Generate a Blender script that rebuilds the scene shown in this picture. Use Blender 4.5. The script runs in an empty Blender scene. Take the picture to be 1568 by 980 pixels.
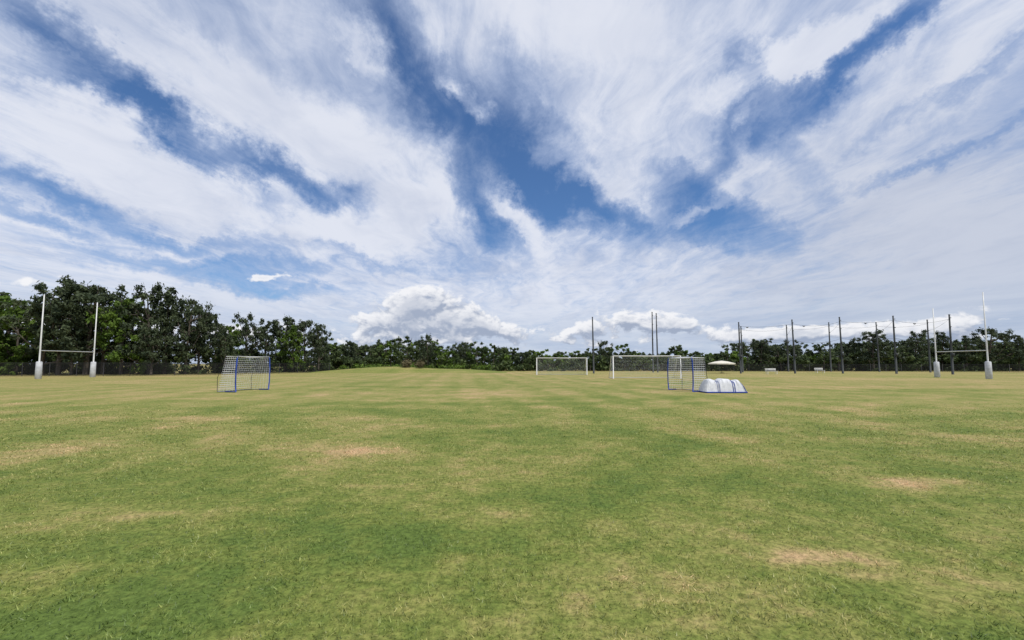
import bpy, bmesh, math, numpy as np
from mathutils import Vector, Matrix
scene=bpy.context.scene
scene.view_settings.view_transform='Standard'
scene.view_settings.look='None'
scene.view_settings.exposure=0
# ------------------------------------------------------------------ camera
F=612.0; W=1568.0; PITCH=math.radians(3.6); SH=0.0182; HC=1.6
cam_d=bpy.data.cameras.new("camera"); cam=bpy.data.objects.new("camera",cam_d)
scene.collection.objects.link(cam); scene.camera=cam
cam_d.lens=F/W*36; cam_d.sensor_width=36; cam_d.shift_y=SH
cam_d.clip_start=0.05; cam_d.clip_end=8000
cam.location=(0,0,HC); cam.rotation_euler=(math.pi/2+PITCH,0,0)
def ray(px,py):
    xc=(px-784)/F; yc=((490-py)+SH*W)/F
    v=np.array([xc, math.cos(PITCH)-yc*math.sin(PITCH), math.sin(PITCH)+yc*math.cos(PITCH)])
    return v/np.linalg.norm(v)
def gnd(px,Y):
    r=ray(px,557); return np.array([r[0]/r[1]*Y, Y, 0.0])
def gpt(px,py):
    r=ray(px,py); t=-HC/r[2]; return np.array([r[0]*t,r[1]*t,0.0])
def hgt(py,Y): return HC+(557-py)*Y/F
# ------------------------------------------------------------------ node helper
class NT:
    def __init__(s,t): s.t=t
    def n(s,typ,**kw):
        nd=s.t.nodes.new(typ)
        for k,v in kw.items(): setattr(nd,k,v)
        return nd
    def put(s,sock,v):
        if isinstance(v,bpy.types.NodeSocket): s.t.links.new(v,sock)
        elif v is not None: sock.default_value=v
    def m(s,op,a,b=None,c=None,clamp=False):
        nd=s.n('ShaderNodeMath',operation=op,use_clamp=clamp)
        s.put(nd.inputs[0],a)
        if b is not None: s.put(nd.inputs[1],b)
        if c is not None: s.put(nd.inputs[2],c)
        return nd.outputs[0]
    def v(s,op,a,b=None,scale=None):
        nd=s.n('ShaderNodeVectorMath',operation=op)
        s.put(nd.inputs[0],a)
        if b is not None: s.put(nd.inputs[1],b)
        if scale is not None: s.put(nd.inputs['Scale'],scale)
        return nd.outputs['Value'] if op in('DOT_PRODUCT','LENGTH') else nd.outputs['Vector']
    def sep(s,a):
        nd=s.n('ShaderNodeSeparateXYZ'); s.put(nd.inputs[0],a); return nd.outputs
    def comb(s,x,y,z=0.0):
        nd=s.n('ShaderNodeCombineXYZ'); s.put(nd.inputs[0],x); s.put(nd.inputs[1],y); s.put(nd.inputs[2],z); return nd.outputs[0]
    def noise(s,vec,scale,detail=4,rough=0.5,dist=0.0,color=False):
        nd=s.n('ShaderNodeTexNoise'); s.put(nd.inputs['Vector'],vec)
        nd.inputs['Scale'].default_value=scale; nd.inputs['Detail'].default_value=detail
        nd.inputs['Roughness'].default_value=rough; nd.inputs['Distortion'].default_value=dist
        return nd.outputs['Color'] if color else nd.outputs['Fac']
    def ss(s,x,a,b,o0=0.0,o1=1.0):
        nd=s.n('ShaderNodeMapRange',interpolation_type='SMOOTHSTEP'); s.put(nd.inputs[0],x)
        nd.inputs[1].default_value=a; nd.inputs[2].default_value=b; nd.inputs[3].default_value=o0; nd.inputs[4].default_value=o1
        return nd.outputs[0]
    def mix(s,f,a,b,typ='MIX'):
        nd=s.n('ShaderNodeMix',data_type='RGBA',blend_type=typ); s.put(nd.inputs[0],f)
        s.put(nd.inputs[6],a); s.put(nd.inputs[7],b); return nd.outputs[2]
def C(r,g,b): return (r,g,b,1.0)
# ------------------------------------------------------------------ world sky
SUN_EL=math.radians(62); SUN_AZ=math.radians(132)
w=bpy.data.worlds.new("World"); scene.world=w; w.use_nodes=True
t=w.node_tree; t.nodes.clear(); N=NT(t)
try: w.cycles.sampling_method='NONE'
except Exception: pass
d=N.v('NORMALIZE',N.n('ShaderNodeTexCoord').outputs['Generated'])
sky=N.n('ShaderNodeTexSky',sky_type='NISHITA'); sky.sun_disc=False
sky.sun_elevation=SUN_EL; sky.sun_rotation=SUN_AZ; sky.air_density=1.0; sky.dust_density=0.6; sky.ozone_density=2.0
def blob(N,d,acc,cx,cy,ex,ey,wpx,amp):
    """soft elliptical cloud region / gap, placed by its direction on the sky dome"""
    c=ray(cx,cy); L=math.hypot(ex,ey); nx,ny=-ey/L*wpx, ex/L*wpx
    u=(ray(cx+ex,cy+ey)-ray(cx-ex,cy-ey))/2; v=(ray(cx+nx,cy+ny)-ray(cx-nx,cy-ny))/2
    u-=c*(u@c); lu=np.linalg.norm(u); u/=lu
    vv=np.cross(c,u); lv=abs(v@vv)
    M=Matrix(((u[0],vv[0],c[0]),(u[1],vv[1],c[1]),(u[2],vv[2],c[2])))
    mp=N.n('ShaderNodeMapping',vector_type='TEXTURE'); N.put(mp.inputs[0],d)
    mp.inputs['Location'].default_value=tuple(c); mp.inputs['Rotation'].default_value=M.to_euler('XYZ')
    K=1.75; mp.inputs['Scale'].default_value=(lu*K,lv*K,0.6)
    g=N.n('ShaderNodeTexGradient',gradient_type='SPHERICAL'); N.put(g.inputs[0],mp.outputs[0])
    return N.m('MULTIPLY_ADD',g.outputs['Fac'],amp*1.15,acc)
ds=N.sep(d)
zz=N.m('ADD',N.m('MAXIMUM',ds[2],0.0),0.07)
P=N.comb(N.m('DIVIDE',ds[0],zz),N.m('DIVIDE',ds[1],zz),0.0)
Pw=N.v('ADD',P,N.v('SCALE',N.v('SUBTRACT',N.noise(P,0.8,3,0.55,color=True),(0.5,0.5,0.5)),scale=1.1))
def stretch(vec,sx,sy,off=0.0):
    mp=N.n('ShaderNodeMapping'); N.put(mp.inputs[0],vec)
    mp.inputs['Location'].default_value=(off,off*0.7,0); mp.inputs['Rotation'].default_value=(0,0,math.radians(8))
    mp.inputs['Scale'].default_value=(sx,sy,1); return mp.outputs[0]
n1=N.noise(stretch(Pw,1.5,0.50,3.1),1.0,6,0.58)
n2=N.noise(stretch(Pw,6.5,1.4,7.7),1.0,6,0.66,0.35)
n3=N.noise(stretch(P,2.6,1.8,1.7),2.6,7,0.70,0.7)
dw=N.v('ADD',d,N.v('SCALE',N.v('SUBTRACT',N.noise(d,3.4,7,0.68,color=True),(0.5,0.5,0.5)),scale=0.28))
regions=[
 (110,80,150,105,24,-.58),(250,160,70,50,18,-.38),(400,232,120,62,19,-.58),(490,290,70,45,16,-.40),
 (60,30,70,40,24,-.3),(90,278,190,30,15,-.42),(250,335,150,40,12,-.5),(330,395,150,18,13,-.65),(60,325,120,20,11,-.5),(150,130,120,30,14,-.30),
 (600,50,50,90,38,-.45),(680,180,60,110,46,-.62),(800,240,80,60,46,-.80),(760,110,40,80,32,-.36),
 (740,335,26,45,24,-.9),(885,305,80,36,27,-.8),(1085,320,75,42,28,-.95),(1000,335,70,20,16,-.45),
 (1180,200,70,90,26,-.4),(1290,110,-110,100,25,-.78),(1390,30,-90,70,22,-.6),(1150,105,40,36,22,-.5),(1110,215,-50,80,20,-.42),
 (1480,120,-160,110,12,-.3),(1440,240,-150,60,10,-.4),(405,436,80,14,14,-.9),(560,395,110,30,8,-.3),
 (150,205,240,70,36,.5),(330,120,250,120,36,.35),(500,200,150,90,38,.3),(300,300,230,60,22,.4),
 (620,335,110,-20,34,.5),(805,330,30,60,20,.5),(960,130,50,170,80,.25),(1200,90,110,-50,26,.75),(1175,130,60,-30,15,.4),
 (1130,255,90,-60,18,.3),(1420,330,200,70,90,.45),(1480,90,-110,90,40,.3),(688,125,22,14,14,.66),(735,172,16,14,12,.6),
 (575,85,34,30,22,.55),(665,255,60,60,22,.3),(1150,172,16,-8,8,.5),(1070,312,24,-8,9,.7),(730,40,200,20,50,.22),(880,275,26,-10,12,.55),(1010,45,200,20,60,.2)]
acc=0.0
for r_ in regions: acc=blob(N,dw,acc,*r_)
D=N.m('MULTIPLY_ADD',n1,0.95,0.66-.475-.425-.30)
D=N.m('MULTIPLY_ADD',n2,0.85,D)
D=N.m('MULTIPLY_ADD',n3,0.60,D)
D=N.m('MULTIPLY_ADD',acc,N.ss(ds[1],0.0,0.15),D)
D=N.m('ADD',D,N.ss(ds[2],0.32,0.08,0.0,0.30))
alpha=N.ss(D,-0.32,1.03,0.0,0.95)
base=N.mix(1.0,sky.outputs[0],C(0.64,0.90,1.18),'MULTIPLY')
cl=N.mix(N.ss(D,0.35,1.1),C(5.0,5.9,7.9),C(7.8,8.1,9.0))
sh=N.noise(stretch(Pw,1.6,0.8,11.0),1.5,5,0.6)
cl=N.mix(N.ss(sh,0.42,0.75,0.0,0.45),cl,C(4.3,5.0,6.7))
gr=N.m('MULTIPLY',N.m('MULTIPLY',N.ss(ds[0],0.2,0.7),N.ss(ds[2],0.60,0.2)),0.5)
cl=N.mix(gr,cl,C(4.1,4.6,5.8))
col=N.mix(alpha,base,cl)
az=N.m('ARCTAN2',ds[0],ds[1]); el=N.m('ARCSINE',ds[2])
def cumulus_group():
    g=bpy.data.node_groups.new("cumulus_field",'ShaderNodeTree')
    g.interface.new_socket("Vec",in_out='INPUT',socket_type='NodeSocketVector')
    g.interface.new_socket("Den",in_out='OUTPUT',socket_type='NodeSocketFloat')
    M=NT(g); gi=M.n('NodeGroupInput').outputs[0]; go=M.n('NodeGroupOutput')
    s=M.sep(gi); e=M.m('ARCSINE',s[2])
    q=M.comb(M.m('ARCTAN2',s[0],s[1]),M.m('MULTIPLY',e,1.5),0.0)
    nz=M.noise(q,17.0,6,0.60,0.25)
    f=0.0
    for b in [(645,470,85,0,26,1.0),(650,445,40,0,18,.5),(712,494,55,0,13,.6),(585,496,50,0,13,.55),(770,505,40,0,10,.5),
       (415,424,38,-6,11,.9),(385,428,24,0,8,.4),(975,486,60,0,15,.78),(905,500,40,0,10,.45),(1040,500,40,0,9,.4),(40,430,80,0,14,.55),(1240,512,60,0,9,.35)]:
        f=blob(M,gi,f,*b)
    f=M.m('MULTIPLY',f,M.ss(s[1],0.0,0.1))
    band=M.m('EXPONENT',M.m('MULTIPLY',M.m('POWER',M.m('DIVIDE',M.m('SUBTRACT',e,0.058),0.034),2.0),-1.0))
    big=M.noise(q,6.5,1,0.5)
    f=M.m('ADD',f,M.m('MULTIPLY',band,M.m('MULTIPLY_ADD',M.m('SUBTRACT',big,0.5),1.3,0.54)))
    f=M.m('SUBTRACT',f,M.ss(e,0.10,0.30,0.14,0.75))
    f=M.m('MULTIPLY_ADD',M.m('SUBTRACT',nz,0.5),1.95,f)
    g.links.new(f,go.inputs[0]); return g
cg=cumulus_group()
def cum(vec):
    nd=N.n('ShaderNodeGroup'); nd.node_tree=cg; N.put(nd.inputs[0],vec); return nd.outputs[0]
c0=cum(d); c1=cum(N.v('ADD',d,(-0.006,0,0.016)))
ca=N.ss(c0,0.28,0.50)
lit=N.ss(N.m('SUBTRACT',c0,c1),-0.25,0.36)
thick=N.ss(c0,0.55,1.10,1.0,0.45)
ccol=N.mix(N.m('MULTIPLY',lit,thick),C(3.3,3.9,5.2),C(9.4,9.4,9.6))
haze=N.ss(ds[2],0.19,0.0,0.0,0.78)
hz=N.noise(N.comb(N.m('MULTIPLY',az,3.0),N.m('MULTIPLY',el,26.0),0.0),1.5,5,0.6)
hcol=N.mix(N.ss(hz,0.35,0.65),C(3.7,4.7,6.5),C(5.4,6.2,7.5))
col=N.mix(haze,col,hcol)
col=N.mix(N.m('MULTIPLY',ca,0.88),col,ccol)
bg=N.n('ShaderNodeBackground'); N.put(bg.inputs[0],col); bg.inputs[1].default_value=0.1
out=N.n('ShaderNodeOutputWorld'); t.links.new(bg.outputs[0],out.inputs[0])
# ------------------------------------------------------------------ sun
sd=bpy.data.lights.new("sun",'SUN'); sd.energy=3.5; sd.angle=math.radians(0.6); sd.color=(1.0,0.95,0.87)
so=bpy.data.objects.new("sun",sd); scene.collection.objects.link(so)
sv=Vector((math.sin(SUN_AZ)*math.cos(SUN_EL),math.cos(SUN_AZ)*math.cos(SUN_EL),math.sin(SUN_EL)))
so.rotation_euler=(-sv).to_track_quat('-Z','Y').to_euler(); so.location=(20,40,60)
# ------------------------------------------------------------------ materials
def mat(name,build):
    m=bpy.data.materials.new(name); m.use_nodes=True; t=m.node_tree; t.nodes.clear()
    N=NT(t); o=N.n('ShaderNodeOutputMaterial'); s=build(N); t.links.new(s,o.inputs[0]); return m
def bsdf(N,color,rough=0.6,spec=0.3,normal=None):
    b=N.n('ShaderNodeBsdfPrincipled'); N.put(b.inputs['Base Color'],color); N.put(b.inputs['Roughness'],rough)
    b.inputs['Specular IOR Level'].default_value=spec
    if normal is not None: N.put(b.inputs['Normal'],normal)
    return b.outputs[0]
def paint(name,c,rough=0.45,var=0.25,sc=3.0):
    def f(N):
        p=N.n('ShaderNodeNewGeometry').outputs['Position']
        n=N.noise(p,sc,4,0.6)
        dk=tuple(x*(1-var) for x in c)
        return bsdf(N,N.mix(N.ss(n,0.3,0.7),C(*dk),C(*c)),rough)
    return mat(name,f)
M_white=paint("white_painted_metal",(0.70,0.70,0.68),0.4,0.15)
M_pad=paint("vinyl_post_pad",(0.58,0.59,0.61),0.5,0.25)
M_blue=paint("blue_frame",(0.025,0.065,0.34),0.45,0.2)
M_dark=paint("dark_fibreglass",(0.03,0.03,0.035),0.5,0.2)
M_net=paint("white_net_cord",(0.80,0.81,0.83),0.8,0.1)
M_pole=paint("weathered_pole",(0.06,0.066,0.066),0.7,0.4,1.0)
M_fence=paint("black_fence_steel",(0.02,0.02,0.022),0.5,0.2)
M_fab=paint("white_fabric",(0.70,0.71,0.74),0.75,0.2,5.0)
M_cream=paint("cream_canvas",(0.70,0.66,0.55),0.8,0.12)
M_bark=paint("bark",(0.13,0.11,0.09),0.9,0.5,4.0)
def grass_color(N,extra=None):
    p=N.n('ShaderNodeNewGeometry').outputs['Position']; s=N.sep(p)
    dry=N.n('ShaderNodeAttribute',attribute_name='dry').outputs['Fac']
    sm=N.noise(N.comb(N.m('MULTIPLY',s[0],0.75),s[1],0.0),3.6,7,0.78)
    f=N.m('MULTIPLY_ADD',N.m('SUBTRACT',sm,0.5),1.5,dry)
    if extra is not None: f=N.m('ADD',f,extra)
    r=N.n('ShaderNodeValToRGB'); N.put(r.inputs[0],f); cr=r.color_ramp
    cr.elements[0].position=0.0; cr.elements[0].color=C(0.108,0.160,0.036)
    cr.elements[1].position=1.0; cr.elements[1].color=C(0.47,0.33,0.18)
    for pp,c in((0.28,C(0.166,0.202,0.048)),(0.50,C(0.240,0.246,0.074)),(0.74,C(0.34,0.285,0.118))):
        e=cr.elements.new(pp); e.color=c
    return r.outputs[0],p
def f_ground(N):
    c,p=grass_color(N)
    fine=N.noise(p,18.0,5,0.85)
    c=N.mix(1.0,c,N.mix(N.ss(fine,0.32,0.68),C(0.45,0.48,0.42),C(1.30,1.26,1.22)),'MULTIPLY')
    b=N.n('ShaderNodeBump'); b.inputs['Strength'].default_value=0.6; b.inputs['Distance'].default_value=0.02; N.put(b.inputs['Height'],fine)
    return bsdf(N,c,0.9,0.1,b.outputs[0])
M_ground=mat("turf",f_ground)
def f_blade(N):
    a=N.n('ShaderNodeAttribute',attribute_name='tone').outputs['Fac']
    c,p=grass_color(N,N.m('MULTIPLY_ADD',a,0.25,-0.12))
    c=N.mix(1.0,c,N.mix(a,C(0.50,0.56,0.46),C(2.4,2.3,2.6)),'MULTIPLY')
    tr=N.n('ShaderNodeBsdfTranslucent'); N.put(tr.inputs[0],c)
    mx=N.n('ShaderNodeMixShader'); mx.inputs[0].default_value=0.3
    N.t.links.new(bsdf(N,c,0.45,0.4),mx.inputs[1]); N.t.links.new(tr.outputs[0],mx.inputs[2]); return mx.outputs[0]
M_blade=mat("grass_blades",f_blade)
def leafmat(name,dk,lt):
    def f(N):
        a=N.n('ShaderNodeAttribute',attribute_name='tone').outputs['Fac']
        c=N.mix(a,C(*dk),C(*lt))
        tr=N.n('ShaderNodeBsdfTranslucent'); N.put(tr.inputs[0],c)
        mx=N.n('ShaderNodeMixShader'); mx.inputs[0].default_value=0.22
        N.t.links.new(bsdf(N,c,0.6,0.15),mx.inputs[1]); N.t.links.new(tr.outputs[0],mx.inputs[2]); return mx.outputs[0]
    return mat(name,f)
M_leafA=leafmat("eucalypt_leaves",(0.030,0.046,0.024),(0.105,0.132,0.068))
M_leafB=leafmat("bright_leaves",(0.042,0.080,0.012),(0.145,0.225,0.036))
M_leafC=leafmat("scrub_leaves",(0.036,0.056,0.020),(0.112,0.150,0.054))
M_leafD=leafmat("dry_bush_leaves",(0.08,0.07,0.035),(0.20,0.17,0.09))
# ------------------------------------------------------------------ mesh helpers
def mesh_np(name,V,Fc,mats,midx=None,tone=None,smooth=False,dry=None,drydom='POINT'):
    V=np.asarray(V,np.float32); Fc=np.asarray(Fc,np.int32); k=Fc.shape[1]
    me=bpy.data.meshes.new(name); me.vertices.add(len(V)); me.vertices.foreach_set('co',V.ravel())
    me.loops.add(Fc.size); me.loops.foreach_set('vertex_index',Fc.ravel())
    me.polygons.add(len(Fc)); me.polygons.foreach_set('loop_start',np.arange(0,Fc.size,k,dtype=np.int32))
    me.polygons.foreach_set('loop_total',np.full(len(Fc),k,np.int32))
    for m in mats: me.materials.append(m)
    if midx is not None: me.polygons.foreach_set('material_index',np.asarray(midx,np.int32))
    if smooth: me.polygons.foreach_set('use_smooth',np.ones(len(Fc),bool))
    if tone is not None:
        at=me.attributes.new('tone','FLOAT','FACE'); at.data.foreach_set('value',np.asarray(tone,np.float32))
    if dry is not None:
        at=me.attributes.new('dry','FLOAT',drydom); at.data.foreach_set('value',np.asarray(dry,np.float32))
    me.update(calc_edges=True); return me
def obj(name,me,loc=(0,0,0),rot=0.0,scale=(1,1,1),parent=None):
    o=bpy.data.objects.new(name,me); scene.collection.objects.link(o)
    o.location=loc; o.rotation_euler=(0,0,rot); o.scale=scale
    if parent: o.parent=parent
    return o
class QB:
    def __init__(s): s.V=[];s.F=[];s.n=0;s.t=[];s.mi=[]
    def add(s,V,Fc,tone=0.5,mi=0):
        V=np.asarray(V,float);Fc=np.asarray(Fc)
        s.V.append(V);s.F.append(Fc+s.n);s.n+=len(V)
        s.t.append(np.broadcast_to(np.asarray(tone,float),(len(Fc),)).copy()); s.mi.append(np.full(len(Fc),mi))
    def tube(s,pts,rad,sides=6,mi=0,cap=True):
        pts=[np.asarray(p,float) for p in pts]; n=len(pts)
        if np.isscalar(rad): rad=[rad]*n
        V=[]; up=np.array([0,0,1.0])
        for i,p in enumerate(pts):
            dd=pts[min(i+1,n-1)]-pts[max(i-1,0)]; dd/=np.linalg.norm(dd)+1e-9
            a=np.cross(dd,up) if abs(dd[2])<0.95 else np.cross(dd,np.array([1.0,0,0]))
            a/=np.linalg.norm(a); b=np.cross(dd,a)
            for k in range(sides):
                th=2*math.pi*k/sides; V.append(p+rad[i]*(math.cos(th)*a+math.sin(th)*b))
        Fc=[]
        for i in range(n-1):
            for k in range(sides):
                k2=(k+1)%sides; Fc.append([i*sides+k,i*sides+k2,(i+1)*sides+k2,(i+1)*sides+k])
        if cap and sides%2==0:
            for i,base in((0,0),(n-1,(n-1)*sides)):
                V.append(pts[i]); ci=len(V)-1
                for k in range(0,sides,2): Fc.append([ci,base+k,base+(k+1)%sides,base+(k+2)%sides])
        s.add(V,Fc,0.5,mi)
    def box(s,c,h,mi=0):
        c=np.array(c);h=np.array(h)
        V=[c+h*np.array(q) for q in((-1,-1,-1),(1,-1,-1),(1,1,-1),(-1,1,-1),(-1,-1,1),(1,-1,1),(1,1,1),(-1,1,1))]
        s.add(V,[[0,3,2,1],[4,5,6,7],[0,1,5,4],[1,2,6,5],[2,3,7,6],[3,0,4,7]],0.5,mi)
    def leaves(s,cent,rad,cnt,size,rng,tone=0.5,mi=0,flat=0.75,elong=1.8):
        n=len(cent)
        idx=np.repeat(np.arange(n),cnt); m=len(idx)
        dr=rng.normal(size=(m,3)); dr/=np.linalg.norm(dr,axis=1)[:,None]
        ph=rng.uniform(0,6.28,(n,3))[idx]
        lump=1+0.38*np.sin(3.1*dr[:,0]+ph[:,0])*np.cos(2.7*dr[:,1]+ph[:,1])+0.30*np.sin(5*dr[:,2]+4*dr[:,0]+ph[:,2])
        rr=rng.uniform(0.1,1.0,m)**0.6*rng.uniform(0.7,1.35,m)*lump
        p=cent[idx]+dr*(rad[idx]*rr)[:,None]*np.array([1,1,flat])
        nr=dr*0.7+rng.normal(size=(m,3))*0.6+np.array([0,0,0.4]); nr/=np.linalg.norm(nr,axis=1)[:,None]
        a=np.cross(nr,rng.normal(size=(m,3))); a/=np.linalg.norm(a,axis=1)[:,None]+1e-9; b=np.cross(nr,a)
        sz=size*rng.uniform(0.5,1.4,m)[:,None]
        a=a*sz*0.5*elong; b=b*sz*0.5
        V=np.stack([p-a,p-b*0.8+a*0.1,p+a,p+b*0.8+a*0.1],1).reshape(-1,3)
        V[:,2]=np.maximum(V[:,2],0.02)
        Fc=np.arange(m*4).reshape(-1,4)
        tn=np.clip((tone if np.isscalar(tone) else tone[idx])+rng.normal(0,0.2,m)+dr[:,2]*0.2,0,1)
        s.add(V,Fc,tn,mi)
    def mesh(s,name,mats,smooth=False):
        return mesh_np(name,np.concatenate(s.V),np.concatenate(s.F),mats,np.concatenate(s.mi),np.concatenate(s.t),smooth)
def add_tree(q,base,h,wd,rng,nc=34,nl=110,ls=0.34,low=0.22,tone0=0.5,mi_leaf=0,mi_bark=1):
    base=np.asarray(base,float)
    lean=rng.normal(0,0.06,2)*h
    r0=0.02*h+0.05
    def tp(f): return base+np.array([lean[0]*f*f,lean[1]*f*f,h*f])
    q.tube([tp(f)-(np.array([0,0,.1]) if f==0 else 0) for f in(0,.2,.4,.6,.8,.93)],[r0*1.25,r0,r0*.8,r0*.6,r0*.35,r0*.12],6,mi_bark,False)
    nm=max(5,nc//7); cen=[];cr=[]
    for j in range(nm):
        ang=j*2.4+rng.uniform(-.4,.4); zf=low+(1-low)*((j+0.6)/nm)**0.8*0.93
        prof=math.sqrt(max(0.12,1-((zf-0.55)/0.52)**2)); rd=prof*wd*0.5*rng.uniform(.5,1.15)
        f0=max(.12,zf-rng.uniform(.18,.34)); p0=tp(f0); p1=base+np.array([lean[0]*zf+math.cos(ang)*rd*.85,lean[1]*zf+math.sin(ang)*rd*.85,h*zf-0.08*h])
        mid=(p0+p1)/2+np.array([0,0,-0.03*h]); q.tube([p0,mid,p1],[r0*.42,r0*.3,r0*.12],5,mi_bark,False)
        for k in range(max(2,nc//nm)):
            c=p1+rng.normal(size=3)*np.array([.13*wd,.13*wd,.066*h])
            c[2]=min(c[2],base[2]+h*0.96); cen.append(c); cr.append(rng.uniform(.28,1.15)*(0.058*h+0.22))
            if k%2==0: q.tube([p1*.6+mid*.4,c],[r0*.14,r0*.05],4,mi_bark,False)
    top=tp(.93)
    for k in range(4): cen.append(top+rng.normal(size=3)*np.array([.09*wd,.09*wd,.04*h])-[0,0,.03*h]); cr.append(.035*h+.15)
    cen=np.array(cen);cr=np.array(cr)
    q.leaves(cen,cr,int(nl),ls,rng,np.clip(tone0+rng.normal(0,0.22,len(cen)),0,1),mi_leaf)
# ------------------------------------------------------------------ turf dryness field
_T={}
def vn(x,y,s,seed):
    if seed not in _T: _T[seed]=np.random.default_rng(seed).random((256,256))
    T=_T[seed]; x=x/s+seed*7.3; y=y/s+seed*3.1
    xi=np.floor(x).astype(np.int64); yi=np.floor(y).astype(np.int64); fx=x-xi; fy=y-yi; fx=fx*fx*(3-2*fx); fy=fy*fy*(3-2*fy)
    g=lambda a,b:T[a%256,b%256]
    return (g(xi,yi)*(1-fx)+g(xi+1,yi)*fx)*(1-fy)+(g(xi,yi+1)*(1-fx)+g(xi+1,yi+1)*fx)*fy
def fbm(x,y,s,seed,o=3):
    r=0;a=1;t=0
    for k in range(o):
        th=.6+1.1*k; c,sn=math.cos(th),math.sin(th)
        r=r+a*vn(x*c+sn*y,y*c-sn*x,s/2.1**k,seed+k); t+=a; a*=.62
    return r/t
spots=[(540,692,1.1,.5,.45),(1392,737,.75,.28,.80),(1268,866,.34,.15,.5),(870,850,.4,.25,.25),(250,790,.8,.3,.22),
   (740,608,2.0,3.0,.22),(560,745,.4,.22,.25),(1530,820,.7,.6,.22),(850,700,1.5,.3,.16),(60,870,.35,.3,.2),(120,690,2.2,.6,.15),(250,640,3,1,.14),
   (1050,880,.3,.2,.2),(860,930,.12,.16,.3),(720,870,.3,.22,.15),(1480,900,.4,.25,.2),(480,690,.9,.4,.15),(1100,930,.2,.15,.2),
   (1380,600,5,2,-.1),(1500,640,5,1.5,-.10),
   (620,830,.9,.4,-.20),(800,760,1.3,.5,-.14),(1000,780,1.1,.5,-.2),(300,900,.7,.4,-.22),(60,760,1.5,.6,-.14),(1300,690,3,.8,-.08),(150,950,.8,.3,-.22)]
def dryf(x,y):
    dist=np.hypot(x,y)
    f=0.33+.42*(fbm(x*.7,y,5.5,3,4)-.5)+.85*(fbm(x*.9,y,1.0,12,4)-.5)*np.clip(1.25-dist/90,.35,1)
    f=f+.20*(vn(x*.06,y,0.8,31)-.5)*np.clip((dist-4)/10,0,1)
    f=f+.075*(.3+vn(x,y*.2,4.0,61))*np.tanh(2.5*np.sin((x+.12*y)*2*math.pi/2.6+1.6*vn(x*.2,y,6.0,62)))*np.clip((dist-3)/8,0,1)
    f=f+.24*np.clip((dist-4)/20,0,1)+.10*np.clip((dist-25)/35,0,1)
    wx=x+.5*(fbm(x,y,.6,51)-.5)*2; wy=y+.35*(fbm(x,y,.6,57)-.5)*2
    for px,py,rx,ry,a in spots:
        g=gpt(px,py); f=f+a*np.exp(-((wx-g[0])/rx)**2-((wy-g[1])/ry)**2)
    return f
# ------------------------------------------------------------------ ground
def steps(s0,gr,lim):
    v=[0.0];s=s0
    while v[-1]<lim: v.append(v[-1]+s); s*=gr
    return np.array(v)
xp=steps(.09,1.024,3000); xs=np.concatenate([-xp[:0:-1],xp]); yf=steps(.06,1.023,4000)+1.0
ys=np.concatenate([np.array([-1500,-500,-150,-50,-20,-8,-3,-1,0,.5]),yf])
X,Yg=np.meshgrid(xs,ys); V=np.stack([X,Yg,np.zeros_like(X)],-1).reshape(-1,3)
nx=len(xs); ii,jj=np.meshgrid(np.arange(nx-1),np.arange(len(ys)-1)); b0=(jj*nx+ii).ravel()
Fc=np.stack([b0,b0+1,b0+nx+1,b0+nx],1)
obj("grass_field",mesh_np("grass_field",V,Fc,[M_ground],dry=dryf(V[:,0],V[:,1])))
def mound(px0,px1,Y,dep,hh,seed):
    r=np.random.default_rng(seed); a=gnd(px0,Y);b=gnd(px1,Y); n=60;m=16; V=[];Fc=[]
    ph=r.uniform(0,6,4)
    for j in range(m+1):
        for i in range(n+1):
            u=i/n; v=j/m; x=a[0]+(b[0]-a[0])*u; y=Y+(v-0.5)*dep
            e=(math.sin(math.pi*u)**0.8)*(math.sin(math.pi*v)**1.2)
            z=hh*e*(0.8+0.15*math.sin(5*u+ph[0])+0.08*math.sin(13*u+ph[1]+3*v)) -0.06*(1-min(1,e*8))
            V.append((x,y,z))
    for j in range(m):
        for i in range(n): Fc.append([j*(n+1)+i,j*(n+1)+i+1,(j+1)*(n+1)+i+1,(j+1)*(n+1)+i])
    V=np.array(V)
    return mesh_np("grass_mound",V,Fc,[M_ground],smooth=True,dry=.56+.6*(fbm(V[:,0],V[:,1],4,90)-.5)-.14*(V[:,2]<.55))
obj("grass_mound",mound(480,780,76,14,1.15,3))
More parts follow.
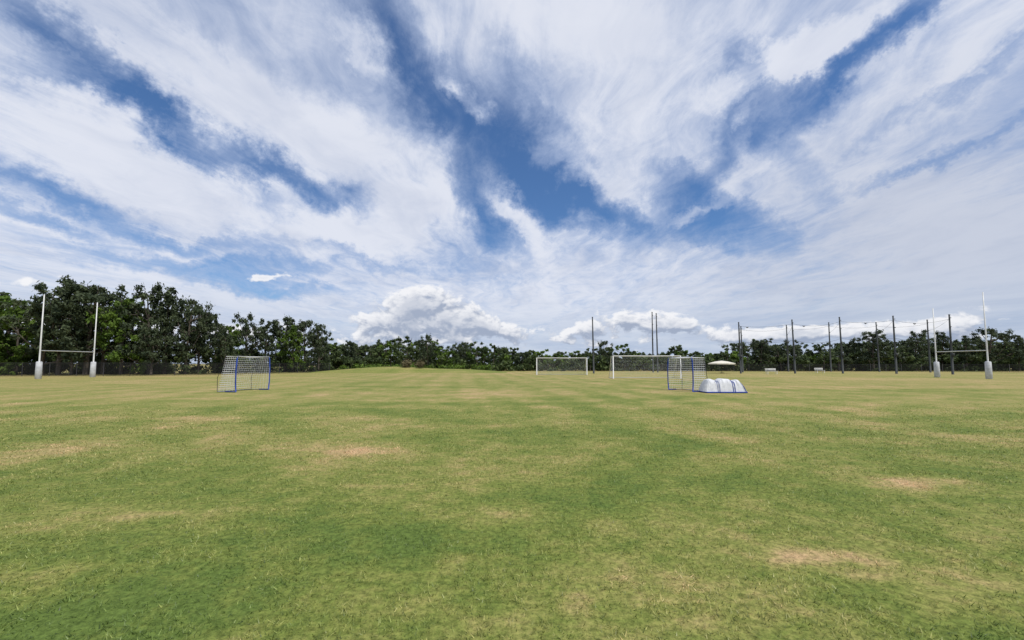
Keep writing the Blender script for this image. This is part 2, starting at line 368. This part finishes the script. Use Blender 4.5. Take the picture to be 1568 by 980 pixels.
def blades():
    r=np.random.default_rng(11); n=400000
    Y=r.uniform(1.5,17,n); X=r.uniform(-1.40,1.40,n)*(Y+0.4)
    cn=0.35*vn(X,Y,0.05,101)+0.35*vn(X,Y,0.13,102)+0.3*vn(X,Y,0.45,103)
    fade=np.clip((17-Y)/9,0,1)
    keep=r.random(n)<np.clip((cn-0.30)*3.2,0.08,1)*fade
    X=X[keep];Y=Y[keep];cn=cn[keep]; n=len(X)
    big=np.clip(Y/5,1,2.2)
    L=r.uniform(0.016,0.040,n)*(0.5+1.0*cn)*np.clip(big,1,1.15); Wd=r.uniform(0.0045,0.0095,n)*big
    th=r.uniform(0,2*math.pi,n); ph=r.uniform(0,2*math.pi,n); ln=r.uniform(0.5,1.45,n)
    wx=np.cos(th)*Wd/2; wy=np.sin(th)*Wd/2
    tx=np.cos(ph)*np.sin(ln)*L; ty=np.sin(ph)*np.sin(ln)*L; tz=np.cos(ln)*L+0.004
    V=np.stack([np.stack([X-wx,Y-wy,np.full(n,-0.002)],1),np.stack([X+wx,Y+wy,np.full(n,-0.002)],1),np.stack([X+tx,Y+ty,tz],1)],1).reshape(-1,3)
    tf=vn(X,Y,0.03,104)-.5
    tone=np.clip(0.32+0.9*(cn-0.45)+.6*tf+r.normal(0,0.16,n)+(r.random(n)<0.06)*0.5,0,1)
    return mesh_np("grass_blades",V,np.arange(n*3).reshape(-1,3),[M_blade],tone=tone,dry=dryf(X,Y),drydom='FACE')
obj("grass",blades())
# ------------------------------------------------------------------ trees (left stand)
variants=[]
for k in range(6):
    q=QB(); r=np.random.default_rng(40+k)
    add_tree(q,(0,0,0),12.0,[8.0,6.6,9.2,7.2,8.6,6.0][k],r,nc=[90,76,96,84,90,70][k],nl=72,ls=0.29,low=[.27,.35,.22,.3,.25,.38][k],tone0=[.45,.34,.55,.4,.5,.36][k])
    variants.append(q.mesh("eucalyptus_tree_%d"%k,[M_leafA,M_bark]))
bvars=[]
for k in range(2):
    q=QB(); r=np.random.default_rng(60+k)
    add_tree(q,(0,0,0),12.0,8.5,r,nc=84,nl=80,ls=0.33,low=0.15,tone0=0.5)
    bvars.append(q.mesh("broadleaf_tree_%d"%k,[M_leafB,M_bark]))
rr=np.random.default_rng(5)
L=[(-120,430,56,1.1,0),(-60,435,57,1.0,0),(5,446,60,1.15,1),(-20,452,56,.8,1),(64,432,56,.80,0),(90,424,57,.72,0),(132,427,58,.85,0),(158,438,60,.7,0),(186,449,59,.7,1),(203,458,62,.7,1),
   (228,438,60,.70,0),(252,436,62,.72,0),(284,450,62,.70,0),(304,462,64,.55,0),(330,489,68,.85,0),(350,494,70,.7,1),(376,479,72,.7,0),(405,489,75,.85,0),
   (436,480,77,.7,0),(448,496,76,.7,1),(466,485,78,.65,0),(488,492,79,.55,0),(25,478,58,.8,1),(345,502,64,.7,0),(232,500,58,.8,0),(110,490,57,.8,0)]
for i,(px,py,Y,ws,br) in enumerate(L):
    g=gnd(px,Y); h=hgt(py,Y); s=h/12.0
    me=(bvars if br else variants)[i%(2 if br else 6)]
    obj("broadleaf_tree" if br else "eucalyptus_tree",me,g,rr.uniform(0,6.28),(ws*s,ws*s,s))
q=QB(); r=np.random.default_rng(9); cen=[];rad=[];tn=[]
for i in range(560):
    px=r.uniform(-160,505); Y=np.interp(px,[-160,300,500],[58,63,82])+r.uniform(-1.5,9); g=gnd(px,Y)
    z=r.uniform(0,1)**1.3*np.interp(px,[0,320,505],[5.0,4.5,3.0]); cen.append((g[0],g[1],z)); rad.append(r.uniform(.5,1.2)); tn.append(np.clip(r.normal(.32,.22),0,1))
q.leaves(np.array(cen),np.array(rad),75,0.32,r,np.array(tn)); obj("undergrowth",q.mesh("undergrowth",[M_leafC]))
prof=np.array([(495,518),(520,531),(545,525),(570,527),(590,521),(620,517),(640,521),(668,524),(690,533),(715,523),(735,530),(755,524),(775,536),(800,533),(830,540),(860,536),(890,540),(920,534),(950,531),(975,538),(1000,540),
 (1040,534),(1085,542),(1130,533),(1160,521),(1180,528),(1200,522),(1245,534),(1275,526),(1300,530),(1350,519),(1385,526),(1420,519),(1450,524),(1490,521),(1520,527),(1540,521),(1568,529),(1800,522)])
q=QB(); r=np.random.default_rng(21); px=490
while px<1790:
    for row in range(2):
        p=px+r.uniform(-6,6); Y=92+row*9+r.uniform(-3,3); top=np.interp(p,prof[:,0],prof[:,1])+r.normal(0,3.2)+ (0 if row else 6)
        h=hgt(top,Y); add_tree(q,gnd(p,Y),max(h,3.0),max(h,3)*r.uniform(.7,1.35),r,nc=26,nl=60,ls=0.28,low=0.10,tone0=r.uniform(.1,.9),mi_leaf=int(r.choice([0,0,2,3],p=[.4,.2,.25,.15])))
    px+=r.uniform(8,16)
cen=[];rad=[];tn=[]
for i in range(1300):
    p=r.uniform(488,1790); Y=r.uniform(86,104); g=gnd(p,Y); z=r.uniform(0,1)*3.0; cen.append((g[0],g[1],z)); rad.append(r.uniform(.5,1.2)); tn.append(np.clip(r.normal(.35,.22),0,1))
q.leaves(np.array(cen),np.array(rad),45,0.36,r,np.array(tn))
obj("distant_trees",q.mesh("distant_trees",[M_leafC,M_bark,M_leafA,M_leafB]))
for i,(p,top,ws) in enumerate([(655,509,.55),(538,520,.5),(925,519,.5),(1337,504,.75),(1402,506,.6),(1443,507,.6),(1515,499,.85),(1165,517,.8),(712,521,.6),(1560,517,.7),(1205,520,.6),(1302,520,.6),(1480,514,.6)]):
    Y=88+(i%3)*2; g=gnd(p,Y); h=hgt(top,Y); s=h/12
    obj("eucalyptus_tree",variants[i%6],g,i*1.3,(s*ws*1.25,s*ws*1.25,s))
for p in (622,643):
    q=QB(); r=np.random.default_rng(p)
    c=np.array([(0,0,.75),(.3,.1,.6),(-.3,0,.55),(0,-.3,.5)]); q.leaves(c,np.array([.8,.65,.65,.65]),260,.16,r,.6,flat=.95)
    q.tube([(0,0,-.6),(0,0,.7)],[.08,.04],5,1,False)
    obj("round_bush",q.mesh("round_bush",[M_leafD,M_bark]),gnd(p,74.5)+np.array([0,0,.9]))
q=QB(); r=np.random.default_rng(77)
for i in range(30):
    p=r.uniform(520,760); g=gnd(p,r.uniform(82,85)); q.leaves(np.array([g+np.array([0,0,.9])]),np.array([r.uniform(.7,1.3)]),80,.25,r,.55)
obj("low_shrubs",q.mesh("low_shrubs",[M_leafB]))
# ------------------------------------------------------------------ rugby goals
def rugby(pxn,pxf,Yn,Yf,h1,h2):
    a=gnd(pxn,Yn); b=gnd(pxf,Yf); e=bpy.data.objects.new("rugby_goal_posts",None); scene.collection.objects.link(e); e.location=tuple((a+b)/2)
    c=(a+b)/2; a=a-c; b=b-c
    q=QB()
    q.tube([a,a+[0,0,3.2],a+[0,0,h1]],[.07,.065,.045],10); q.tube([b,b+[0,0,3.2],b+[0,0,h2]],[.07,.065,.045],10)
    q.tube([a+[0,0,3.0],b+[0,0,3.0]],.05,8)
    obj("uprights_and_crossbar",q.mesh("rugby_frame",[M_white],True),parent=e)
    for p in(a,b):
        q=QB()
        q.tube([p+[0,0,.02],p+[0,0,.06],p+[0,0,1.0],p+[0,0,1.05],p+[0,0,1.78],p+[0,0,1.84]],[.22,.26,.255,.25,.24,.17],14)
        obj("post_pad",q.mesh("post_pad",[M_pad],True),parent=e)
rugby(60,143,42.5,48,9.0,9.0); rugby(1513,1434,42.0,47.3,9.2,8.2)
# ------------------------------------------------------------------ nets
def net(q,c00,c10,c11,c01,cell,r,sag=0.0,mi=0):
    c00,c10,c11,c01=[np.asarray(c,float) for c in(c00,c10,c11,c01)]
    nu=max(2,int(round(np.linalg.norm(c10-c00)/cell))); nv=max(2,int(round(np.linalg.norm(c01-c00)/cell)))
    nrm=np.cross(c10-c00,c01-c00); nrm/=np.linalg.norm(nrm)
    def P(u,v): return (c00*(1-u)+c10*u)*(1-v)+(c01*(1-u)+c11*u)*v + nrm*sag*math.sin(math.pi*u)*math.sin(math.pi*v)*(1+.3*math.sin(9*u+4*v))
    for i in range(nu+1): q.tube([P(i/nu,j/6) for j in range(7)],r*.8,3,mi,False)
    for j in range(nv+1): q.tube([P(i/8,j/nv) for i in range(9)],r*1.25,3,mi,False)
def football_goal(x0,Y,wd,ht,dt,db):
    e=bpy.data.objects.new("football_goal",None); scene.collection.objects.link(e); e.location=(x0,Y,0)
    q=QB(); R=.055
    q.tube([(0,0,0),(0,0,ht)],R,10); q.tube([(wd,0,0),(wd,0,ht)],R,10); q.tube([(-R,0,ht),(wd+R,0,ht)],R,10)
    for x in(0,wd):
        q.tube([(x,0,ht),(x,dt,ht-.03),(x,db,.05)],.028,6); q.tube([(x,0,.04),(x,db,.04)],.03,6)
    q.tube([(0,db,.04),(wd,db,.04)],.03,6)
    obj("frame",q.mesh("football_goal_frame",[M_white],True),parent=e)
    q=QB(); r=.0035; c=.16
    net(q,(0,dt,ht),(wd,dt,ht),(wd,db,.05),(0,db,.05),c,r,-.08)
    net(q,(0,0,ht),(wd,0,ht),(wd,dt,ht),(0,dt,ht),c,r,-.05)
    for x in(0,wd): net(q,(x,0,ht),(x,dt,ht),(x,db,.05),(x,0,.05),c,r,.02)
    obj("net",q.mesh("football_goal_net",[M_net]),parent=e)
a=gnd(822,58); football_goal(a[0],58,7.25,2.44,.9,1.9)
a=gnd(939,43.5); football_goal(a[0],43.5,7.32,2.44,.9,2.0)
def popup(pn,pf,sgn,dt,db,ht):
    pn=np.array(pn);pf=np.array(pf); e=bpy.data.objects.new("portable_training_goal",None); scene.collection.objects.link(e); e.location=tuple(pn)
    b=pf-pn; a=np.zeros(3); L=np.linalg.norm(b); u=b/L; bk=np.array([u[1],-u[0],0])*sgn
    if bk[0]*sgn<0: bk=-bk
    z=np.array([0,0,1.0])
    q=QB(); R=.036
    for p,s in((a,-1),(b,1)):
        q.tube([p+z*0.03,p+z*.5+u*s*.04,p+z*1.2+u*s*.045,p+z*(ht-.12),p+z*ht-u*s*.06],[R,R,R,R,R*.8],8,0)
    q.tube([a+z*(ht)+u*.05,(a+b)/2+z*(ht-.03),b+z*ht-u*.05],R*.55,8,1)
    q.tube([a+z*.035,a+bk*db*.55+z*.035],R*.9,8,0); q.tube([b+z*.035,b+bk*db*.55+z*.035],R*.9,8,0)
    for p in(a,b):
        q.tube([p+bk*db*.5+z*.03,p+bk*db+z*.03],.014,6,2)
        q.tube([p+bk*db+z*.03,p+bk*(db+.03)+z*.8,p+bk*dt+z*(ht-.02)],.014,6,2)
        q.tube([p+z*ht,p+bk*dt+z*(ht-.02)],.014,6,1)
    q.tube([a+bk*db+z*.03,b+bk*db+z*.03],.018,6,2)
    q.tube([a+bk*dt+z*(ht-.02),b+bk*dt+z*(ht-.02)],.014,6,1)
    obj("frame",q.mesh("training_goal_frame",[M_blue,M_white,M_dark],True),parent=e)
    q=QB(); c=.125; r=.0072
    net(q,a+bk*dt+z*ht,b+bk*dt+z*ht,b+bk*db+z*.05,a+bk*db+z*.05,c,r,.07)
    net(q,a+z*ht,b+z*ht,b+bk*dt+z*ht,a+bk*dt+z*ht,c,r,-.05)
    for p in(a,b): net(q,p+z*ht,p+bk*dt+z*ht,p+bk*db+z*.05,p+z*.05,c,r,.03)
    obj("net",q.mesh("training_goal_net",[M_net]),parent=e)
popup(gpt(361,601),gpt(411,597),-1,.75,1.25,2.02)
popup(gpt(1061,600.5),gpt(1024,597),1,.85,.98,1.95)
# small collapsible goals standing together: soft white fabric shells on blue base frames
e=bpy.data.objects.new("small_popup_goal",None); scene.collection.objects.link(e); g=gpt(1113,602); e.location=(g[0],g[1]+.5,0)
def shell(x0,x1,D_,Hh,seed,tl,tr,hoops):
    bm=bmesh.new(); nu,nv=30,24; grid=[]
    def pt(i,j):
        u=-1+2*i/nu; a=math.pi*j/nv; cy=-math.cos(a); sy=math.sin(a)
        end=(1-abs(u)**4*.22)
        z=Hh*abs(sy)**.38*end; y=D_*.5*np.sign(cy)*abs(cy)**.5
        zz=min(1,z/Hh); y*=1-.30*zz
        cx=(x0+x1)/2; hw=(x1-x0)/2; su=np.sign(u)*abs(u)**.75
        x=cx+hw*su; x+= (tl*zz**1.2 if u<0 else -tr*zz**1.2)*abs(u)
        z+=(.018*math.sin(6*u+seed)+.016*math.sin(15*u+2*cy))*zz
        y+=(.026*math.sin(9*u+5*zz+seed)+.014*math.sin(21*u-9*zz))*sy
        return (x,y,max(z,0)+.03)
    for i in range(nu+1): grid.append([bm.verts.new(pt(i,j)) for j in range(nv+1)])
    for i in range(nu):
        for j in range(nv): bm.faces.new((grid[i][j],grid[i+1][j],grid[i+1][j+1],grid[i][j+1]))
    for i in(0,nu):
        m=sum((v.co for v in grid[i]),Vector())/(nv+1); cv=bm.verts.new(m+Vector((-.03 if i==0 else .03,0,0)))
        for j in range(nv): bm.faces.new((grid[i][j],grid[i][j+1],cv))
        bm.faces.new((grid[i][nv],grid[i][0],cv))
    bmesh.ops.recalc_face_normals(bm,faces=bm.faces)
    me=bpy.data.meshes.new("fabric_shell"); bm.to_mesh(me); bm.free(); me.materials.append(M_fab)
    for p in me.polygons: p.use_smooth=True
    obj("fabric_shell",me,parent=e)
    q=QB(); hd=D_/2+.02
    q.tube([(x0,-hd,.04),(x1,-hd,.04)],.036,8); q.tube([(x0,hd,.04),(x1,hd,.04)],.035,8)
    q.tube([(x0,-hd,.04),(x0,hd,.04)],.03,8); q.tube([(x1,-hd,.04),(x1,hd,.04)],.03,8)
    for i,r_ in hoops:
        q.tube([np.array(pt(i,j))*np.array([1,1.03,1.012]) for j in range(nv+1)],r_,6)
    obj("frame_hoops",q.mesh("frame_hoops",[M_blue],True),parent=e)
shell(-1.10,-.42,1.0,.70,1,.20,.03,[(28,.008)]); shell(-.38,.42,1.04,.73,3,.03,.03,[(1,.008),(28,.018)]); shell(.46,1.12,.96,.66,2,.02,.34,[(2,.018),(29,.018)])
# ------------------------------------------------------------------ tall net poles (right)
front=[(909,486,66,0),(1134,494,66,1),(1217,490,66,1),(1290,486,66,1),(1372,484,64,1),(1458,482,60,1)]
back=[(1000,478,74,0),(1007,480,75,0),(1137,500,76,0),(1207,498,82,0),(1272,494,82,0),(1346,494,80,0),(1424,490,74,0)]
tops=[]; r=np.random.default_rng(8)
for (p,top,Y,_) in front+back:
    g=gnd(p,Y); h=hgt(top,Y); q=QB(); lx,ly=r.normal(0,.07,2)
    q.tube([(0,0,-.1),(lx*.4,ly*.4,h*.5),(lx,ly,h)],[.15,.125,.09],8); q.tube([(lx,ly,h),(lx,ly,h+.1)],.11,8)
    for f in(.55,.8,.95): q.box((lx*f,-.14,h*f),(.09,.05,.045))
    if _ : q.box((0.0,-.23,h*.33),(.13,.1,.24))
    obj("net_pole",q.mesh("net_pole",[M_pole],True),g); tops.append((g,h,_))
q=QB()
def wire(a,b,sag,r=.016):
    a=np.array(a);b=np.array(b); q.tube([a*(1-k/8)+b*(k/8)-np.array([0,0,sag*4*(k/8)*(1-k/8)]) for k in range(9)],r,4,0,False)
fr=[t for t in tops if t[2]]
for i in range(len(fr)-1):
    for f in(.93,.62): wire(fr[i][0]+[0,0,fr[i][1]*f],fr[i+1][0]+[0,0,fr[i+1][1]*f],.3+.25*(i%2))
bk=[tops[i] for i in range(8,13)]
for i in range(len(bk)-1): wire(bk[i][0]+[0,0,bk[i][1]*.93],bk[i+1][0]+[0,0,bk[i+1][1]*.93],.4)
for i in range(5): wire(fr[min(i,4)][0]+[0,0,fr[i][1]*.93],bk[i][0]+[0,0,bk[i][1]*.8],.3)
r=np.random.default_rng(4)
for i in range(len(fr)-1):
    for k in range(4):
        s=r.uniform(.08,.92); a=fr[i][0]*(1-s)+fr[i+1][0]*s; hh=(fr[i][1]*(1-s)+fr[i+1][1]*s)*(.62 if k<3 else .93)-(.3+.25*(i%2))*4*s*(1-s)
        q.tube([a+[-.22,0,hh-.05],a+[0,0,hh-.14],a+[.22,0,hh-.05]],[.03,.09,.03],6)
obj("overhead_cables",q.mesh("overhead_cables",[M_pole]))
def f_link(N):
    p=N.n('ShaderNodeTexCoord').outputs['UV']; s=N.sep(p)
    a=N.m('PINGPONG',N.m('ADD',s[0],s[1]),.04); b=N.m('PINGPONG',N.m('SUBTRACT',s[0],s[1]),.04)
    k=N.m('MAXIMUM',N.m('LESS_THAN',a,.007),N.m('LESS_THAN',b,.007))
    tr=N.n('ShaderNodeBsdfTransparent'); mx=N.n('ShaderNodeMixShader'); N.put(mx.inputs[0],k)
    N.t.links.new(tr.outputs[0],mx.inputs[1]); N.t.links.new(bsdf(N,C(.02,.02,.022),.5),mx.inputs[2]); return mx.outputs[0]
M_link=mat("chain_link",f_link)
def fence(pts,ht,name="chain_link_fence"):
    e=bpy.data.objects.new(name,None); scene.collection.objects.link(e)
    q=QB(); V=[];Fc=[];uv=[];dist=0
    for i in range(len(pts)-1):
        a=np.array(pts[i]);b=np.array(pts[i+1]); L=np.linalg.norm(b-a); n=int(L/3)
        for k in range(n+1):
            p=a+(b-a)*k/n; q.tube([p-[0,0,.05],p+[0,0,ht+.04]],.03,6)
        q.tube([a+[0,0,ht],b+[0,0,ht]],.024,6); q.tube([a+[0,0,.08],b+[0,0,.08]],.018,5)
        k=len(V); V+=[a,b,b+[0,0,ht],a+[0,0,ht]]; Fc.append([k,k+1,k+2,k+3]); uv+=[(dist,0),(dist+L,0),(dist+L,ht),(dist,ht)]; dist+=L
    obj("posts_and_rails",q.mesh("fence_frame",[M_fence]),parent=e)
    me=mesh_np("fence_mesh",V,Fc,[M_link]); ul=me.uv_layers.new(name="UVMap"); ul.data.foreach_set('uv',np.array(uv,np.float32).ravel())
    obj("wire_mesh",me,parent=e)
fence([gnd(-180,50),gnd(200,52),gnd(330,58),gnd(505,74)],1.7)
fence([gnd(1010,84),gnd(1380,82),gnd(1700,70)],1.5)
# ------------------------------------------------------------------ umbrella + benches
e=bpy.data.objects.new("shade_umbrella",None); scene.collection.objects.link(e); g=gnd(1105,68); e.location=tuple(g)
n=8; V=[(0,0,2.15)]; R=2.2
for (rr_,zz_) in [(1.1,1.98),(R,1.68),(R,1.5)]:
    for k in range(n): th=2*math.pi*k/n; V.append((rr_*math.cos(th),rr_*math.sin(th),zz_))
bm=bmesh.new(); bv=[bm.verts.new(v) for v in V]
for k in range(n):
    k2=(k+1)%n; bm.faces.new((bv[0],bv[1+k],bv[1+k2]))
    for s in(0,1): bm.faces.new((bv[1+s*n+k],bv[1+(s+1)*n+k],bv[1+(s+1)*n+k2],bv[1+s*n+k2]))
me=bpy.data.meshes.new("canopy"); bm.to_mesh(me); bm.free(); me.materials.append(M_cream); obj("canopy",me,parent=e)
q=QB(); q.tube([(0,0,0),(0,0,2.2)],.04,6); q.tube([(0,0,0),(0,0,.1)],.35,8)
for k in range(n): th=2*math.pi*k/n; q.tube([(0,0,1.5),(1.1*math.cos(th),1.1*math.sin(th),1.93)],.015,4,0,False)
obj("pole",q.mesh("pole",[M_pole]),parent=e)
def bench(px,Y,rot):
    q=QB()
    for k in range(3): q.box((0,-.15+.15*k,.45),(.9,.06,.02))
    for k in range(2): q.box((0,.26,.65+.16*k),(.9,.015,.06))
    for x in(-.75,.75):
        q.tube([(x,-.18,0),(x,-.18,.43)],.025,6); q.tube([(x,.18,0),(x,.2,.43),(x,.27,.88)],.025,6)
    obj("park_bench",q.mesh("park_bench",[M_white]),gnd(px,Y),rot)
bench(1181,62,.1); bench(1255,70,.2)
